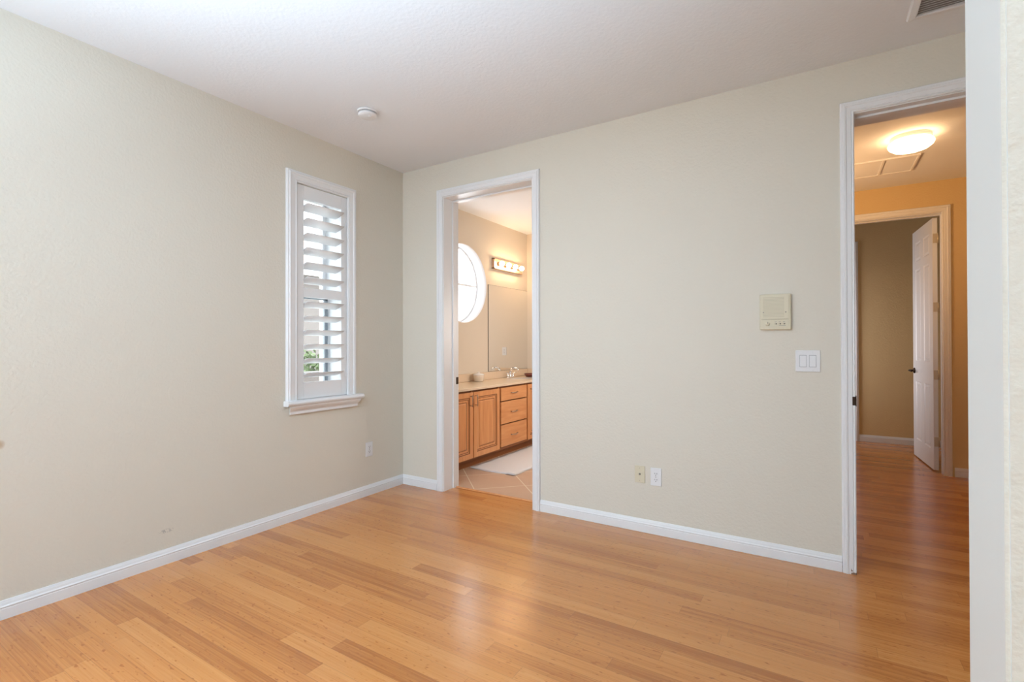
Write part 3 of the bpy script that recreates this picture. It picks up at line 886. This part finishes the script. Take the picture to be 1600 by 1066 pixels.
for s in (-1, 1):
    bm = nb()
    lathe(bm, [(0.019, 0.014), (0.016, 0.030), (0.013, 0.045), (0.016, 0.050), (0.012, 0.058), (0, 0.060)], 18, 'z', (fx, fy + s * 0.062, fz))
    tube(bm, [(fx, fy + s * 0.062, fz + 0.052), (fx + 0.01, fy + s * 0.085, fz + 0.058), (fx + 0.015, fy + s * 0.115, fz + 0.066)], [0.007, 0.006, 0.0075], 10)
    obj('handle', bm, M['chrome'], fc_)

# counter things
JZ = 0.798
j = thing('jar', 'cream lidded round jar on the countertop left of the faucet', 'jar', (-3.30, 4.60, JZ))
bm = nb(); lathe(bm, [(0.046, 0), (0.054, 0.006), (0.063, 0.05), (0.064, 0.070), (0.060, 0.074), (0, 0.074)], 32, 'z', (-3.30, 4.60, JZ)); obj('body', bm, M['jar'], j)
bm = nb(); lathe(bm, [(0.066, 0.074), (0.066, 0.080), (0.050, 0.090), (0.014, 0.096), (0.010, 0.100), (0.012, 0.108), (0, 0.110)], 32, 'z', (-3.30, 4.60, JZ)); obj('lid', bm, M['jar_lid'], j)
bm = nb()
lathe(bm, [(0.040, 0), (0.060, 0.004), (0.074, 0.022), (0.078, 0.034), (0.072, 0.034), (0.058, 0.014), (0, 0.010)], 28, 'z', (0, 0, 0))
for v in bm.verts: v.co = Vector((-3.20 + v.co.x, 5.63 + v.co.y * 1.3, 0.798 + v.co.z * 1.25))
tag(obj('soap_dish', bm, M['maroon']), 'dark red brown soap dish at the far end of the countertop', 'soap dish')

# mirror
mr = thing('wall_mirror', 'large frameless wall mirror above the vanity countertop', 'mirror', (BX, 5.43, 0.89))
box_obj('backing', M['mirror_edge'], mr, BX, BX + 0.005, 4.950, BYE - 0.003, 0.890, 1.957)
box_obj('mirror_glass', M['mirror'], mr, BX + 0.005, BX + 0.0065, 4.956, BYE - 0.003, 0.893, 1.954)

# vanity light bar
vl = thing('vanity_light', 'vanity light bar with four lit round bulbs above the mirror', 'light fixture', (BX, 5.37, 2.225))
bm = nb(); bx(bm, BX, BX + 0.035, 5.040, 5.700, 2.165, 2.285); bevel(bm, 0.006, 2); obj('back_plate', bm, mat('satin_rose_metal', (0.42, 0.27, 0.22), 0.55, metal=0.6), vl)
bm = nb()
for z in (2.162, 2.276): bx(bm, BX, BX + 0.042, 5.034, 5.706, z, z + 0.012)
for y in (5.034, 5.694): bx(bm, BX, BX + 0.042, y, y + 0.012, 2.162, 2.288)
obj('frame', bm, mat('aged_brass', (0.80, 0.56, 0.42), 0.35, metal=0.9), vl)
for k in range(4):
    y = 5.125 + k * 0.160
    bm = nb(); lathe(bm, [(0.024, 0.034), (0.024, 0.045), (0.018, 0.055), (0.018, 0.066)], 18, 'x', (BX, y, 2.226)); so_ = obj('socket', bm, M['nickel'], vl)
    bm = nb(); lathe(bm, [(0.012, 0.064)] + [(0.030 * math.sin(a), 0.094 - 0.030 * math.cos(a)) for a in [0.45 + i * (PI - 0.45) / 11 for i in range(12)]][:-1] + [(0, 0.124)], 20, 'x', (BX, y, 2.226))
    obj('bulb', bm, M['bulb'], so_)

# outlet on the bathroom end wall (seen in the mirror)
outlet('white wall outlet on the bathroom end wall, seen reflected in the mirror', lambda a, z, d: Vector((-3.025 - a, BYE - d, 1.124 + z)), M['plastic'])

# bath mat
bm = nb()
NX, NY = 14, 40
def rz(x, y, i, k):
    e = 0.012 + 0.002 * math.sin(x * 23 + y * 9) * math.sin(y * 17)
    if k < 3 and i < 3: e += 0.010 * (3 - k) / 3 * (3 - i) / 3
    if k < 3 and i > NX - 3: e += 0.006 * (3 - k) / 3
    return e
top = [[None] * (NX + 1) for _ in range(NY + 1)]; bot = [[None] * (NX + 1) for _ in range(NY + 1)]
for k in range(NY + 1):
    for i in range(NX + 1):
        x = -2.905 + 0.515 * i / NX + 0.004 * math.sin(k * 0.9); y = 3.91 + 1.40 * k / NY + 0.006 * math.sin(i * 0.8)
        z = rz(x, y, i, k)
        top[k][i] = bm.verts.new((x, y, z)); bot[k][i] = bm.verts.new((x, y, max(0.0005, z - 0.0115)))
for k in range(NY):
    for i in range(NX):
        q = bm.faces.new([top[k][i], top[k][i + 1], top[k + 1][i + 1], top[k + 1][i]]); q.smooth = True
        bm.faces.new([bot[k + 1][i], bot[k + 1][i + 1], bot[k][i + 1], bot[k][i]])
for i in range(NX):
    bm.faces.new([bot[0][i], bot[0][i + 1], top[0][i + 1], top[0][i]]); bm.faces.new([top[NY][i], top[NY][i + 1], bot[NY][i + 1], bot[NY][i]])
for k in range(NY):
    bm.faces.new([top[k][0], top[k + 1][0], bot[k + 1][0], bot[k][0]]); bm.faces.new([bot[k][NX], bot[k + 1][NX], top[k + 1][NX], top[k][NX]])
tag(obj('bath_mat', bm, M['rug']), 'long white bath mat on the tile in front of the vanity', 'bath mat')

# ------------------------------------------------------------------ hall things
lx, ly = 0.594, 4.60
cl = thing('ceiling_light', 'lit round flush mount ceiling light in the hallway', 'ceiling light', (lx, ly, H))
bm = nb(); lathe(bm, [(0.122, 0), (0.122, 0.028), (0.118, 0.036), (0.105, 0.040)], 48, 'z', (lx, ly, H), -1); obj('base', bm, M['plastic'], cl)
bm = nb(); lathe(bm, [(0.122, 0.036), (0.134, 0.046), (0.137, 0.056), (0.130, 0.072), (0.108, 0.090), (0.070, 0.103), (0.030, 0.109), (0, 0.110)], 48, 'z', (lx, ly, H), -1); obj('glass_shade', bm, M['globe'], cl)

ah = thing('access_panel', 'white two panel grille frame on the hallway ceiling behind the lit fixture', 'ceiling panel', (0.48, 5.26, H))
ax0, ax1, ay0, ay1 = 0.245, 0.715, 5.045, 5.485
bm = nb()
fw = 0.014
for x0, x1, y0, y1 in ((ax0, ax1, ay0, ay0 + fw), (ax0, ax1, ay1 - fw, ay1), (ax0, ax0 + fw, ay0 + fw, ay1 - fw), (ax1 - fw, ax1, ay0 + fw, ay1 - fw), (0.473, 0.487, ay0 + fw, ay1 - fw)):
    bx(bm, x0, x1, y0, y1, H - 0.012, H)
obj('frame', bm, M['trim'], ah)
for x0, x1 in ((ax0 + 0.015, 0.472), (0.488, ax1 - 0.015)):
    box_obj('panel', M['ceiling'], ah, x0, x1, ay0 + 0.015, ay1 - 0.015, H - 0.006, H - 0.0005)

# six panel door standing open into the far room
dw, dt, dh = 0.772, 0.036, 2.415
dr = thing('door', 'white six panel door standing open beyond the hallway, with dark lever', 'door', (0.985, HY2 + 0.018, 0.012))
bm = nb()
fs = bx(bm, -dt, 0, 0, dw, 0, dh)
def panel(z0, z1, y0, y1, side):
    """moulded panel sunk into the face at local x = -dt (side -1) or 0 (side 1)."""
    x = -dt if side < 0 else 0.0
    s = -1 if side < 0 else 1
    rings = []
    for ins, d in ((0, 0.0), (0.010, -0.006), (0.018, -0.006), (0.034, -0.001), (0.036, -0.001)):
        rings.append([bm.verts.new((x + s * d, a, b)) for a, b in ((y0 + ins, z0 + ins), (y1 - ins, z0 + ins), (y1 - ins, z1 - ins), (y0 + ins, z1 - ins))])
    for p, q in zip(rings, rings[1:]):
        for k in range(4): bm.faces.new([p[k], p[(k + 1) % 4], q[(k + 1) % 4], q[k]])
    bm.faces.new(rings[-1])
    return rings[0]
bmesh.ops.delete(bm, geom=[fs[5], fs[3]], context='FACES_ONLY')
ys = [0, 0.115, 0.330, 0.442, 0.657, dw]
zs = [0, 0.19, 0.81, 1.03, 2.00, 2.085, 2.285, dh]
for side in (-1, 1):
    x = -dt if side < 0 else 0.0
    for a in range(5):
        for b in range(7):
            if a in (1, 3) and b in (1, 3, 5):
                panel(zs[b], zs[b + 1], ys[a], ys[a + 1], side)
            else:
                bm.faces.new([bm.verts.new((x, y, z)) for y, z in ((ys[a], zs[b]), (ys[a + 1], zs[b]), (ys[a + 1], zs[b + 1]), (ys[a], zs[b + 1]))])
bmesh.ops.remove_doubles(bm, verts=list(bm.verts), dist=0.0002)
T_ = Matrix.Translation((0.985, HY2 + 0.018, 0.012)) @ Matrix.Rotation(math.radians(3.6), 4, 'Z')
for v in bm.verts: v.co = T_ @ v.co
leaf = obj('door_leaf', bm, M['trim'], dr)
for s in (-1, 1):
    bm = nb()
    xf = -dt if s < 0 else 0.0
    lathe(bm, [(0.031, 0), (0.031, 0.006), (0.022, 0.012), (0.011, 0.016), (0.011, 0.045)], 20, 'x', (xf, dw - 0.062, 0.918), s)
    tube(bm, [(xf + s * 0.045, dw - 0.062, 0.918), (xf + s * 0.052, dw - 0.085, 0.919), (xf + s * 0.050, dw - 0.125, 0.916), (xf + s * 0.048, dw - 0.165, 0.912)], [0.011, 0.009, 0.0075, 0.007], 10)
    for v in bm.verts: v.co = T_ @ v.co
    obj('handle', bm, M['bronze'], dr)
for z in (2.22, 1.56, 0.91, 0.27):
    bm = nb()
    bx(bm, -0.032, 0.001, -0.0025, 0.0, z - 0.045, z + 0.045)
    tube(bm, [(0.005, -0.004, z - 0.047), (0.005, -0.004, z + 0.047)], 0.006, 10)
    for v in bm.verts: v.co = T_ @ v.co
    bx(bm, FD1 - 0.002, FD1, HY2 - 0.02, HY2 + 0.012, z - 0.033, z + 0.057)
    obj('hinge', bm, M['hinge'], dr)

# ------------------------------------------------------------------ outside the left window
bm = nb(); bx(bm, -40, BX - 0.2, -25, 40, -0.35, -0.15)
o = obj('ground', bm, M['paver']); o['kind'] = 'structure'
nh = thing('neighbour_house', 'beige stucco neighbouring house seen between the shutter louvers', 'house', (-12, 10, -0.15))
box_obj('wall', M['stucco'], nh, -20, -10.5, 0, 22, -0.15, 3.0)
bm = nb()
pr = [(-9.9, 2.95), (-15.2, 5.0), (-20.6, 2.95)]
extrude_profile(bm, pr, lambda x, z: (x, -0.6, z), lambda x, z: (x, 22.6, z))
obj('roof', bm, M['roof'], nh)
box_obj('fascia', M['white_house_trim'], nh, -9.93, -9.88, -0.6, 22.6, 2.82, 2.98)
gw = thing('garden_wall', 'low brown garden wall outside the shuttered window', 'wall', (-7.2, 6, -0.15))
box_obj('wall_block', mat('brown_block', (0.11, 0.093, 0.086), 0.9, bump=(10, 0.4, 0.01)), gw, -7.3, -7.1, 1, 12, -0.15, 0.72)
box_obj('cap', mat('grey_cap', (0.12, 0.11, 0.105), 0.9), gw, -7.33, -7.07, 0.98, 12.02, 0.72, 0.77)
sb = thing('shrub', 'green leafy shrub outside the shuttered window behind the garden wall', 'shrub', (-7.9, 6.1, -0.15))
bm = nb()
rnd = random.Random(3)
for k in range(900):
    a = rnd.uniform(0, 2 * PI); el = rnd.uniform(-0.6, 1.0); rr = rnd.uniform(0.55, 1.0)
    c = Vector((-7.9 + 0.45 * rr * math.cos(a) * math.cos(el), 6.1 + 0.9 * rr * math.sin(a) * math.cos(el), 0.72 + 0.5 * rr * math.sin(el)))
    d1 = Vector((rnd.gauss(0, 1), rnd.gauss(0, 1), rnd.gauss(0, 1))).normalized() * 0.055
    d2 = d1.cross(Vector((rnd.gauss(0, 1), rnd.gauss(0, 1), rnd.gauss(0, 1)))).normalized() * 0.03
    bm.faces.new([bm.verts.new(c - d1), bm.verts.new(c + d2), bm.verts.new(c + d1), bm.verts.new(c - d2)])
obj('foliage', bm, M['leaf'], sb)
bm = nb()
for dx, dy in ((0, 0), (0.1, 0.4), (-0.1, -0.35)): tube(bm, [(-7.9, 6.1 + dy * 0.3, -0.15), (-7.9 + dx, 6.1 + dy, 0.7)], [0.03, 0.015], 8)
obj('stem', bm, M['stem'], sb)
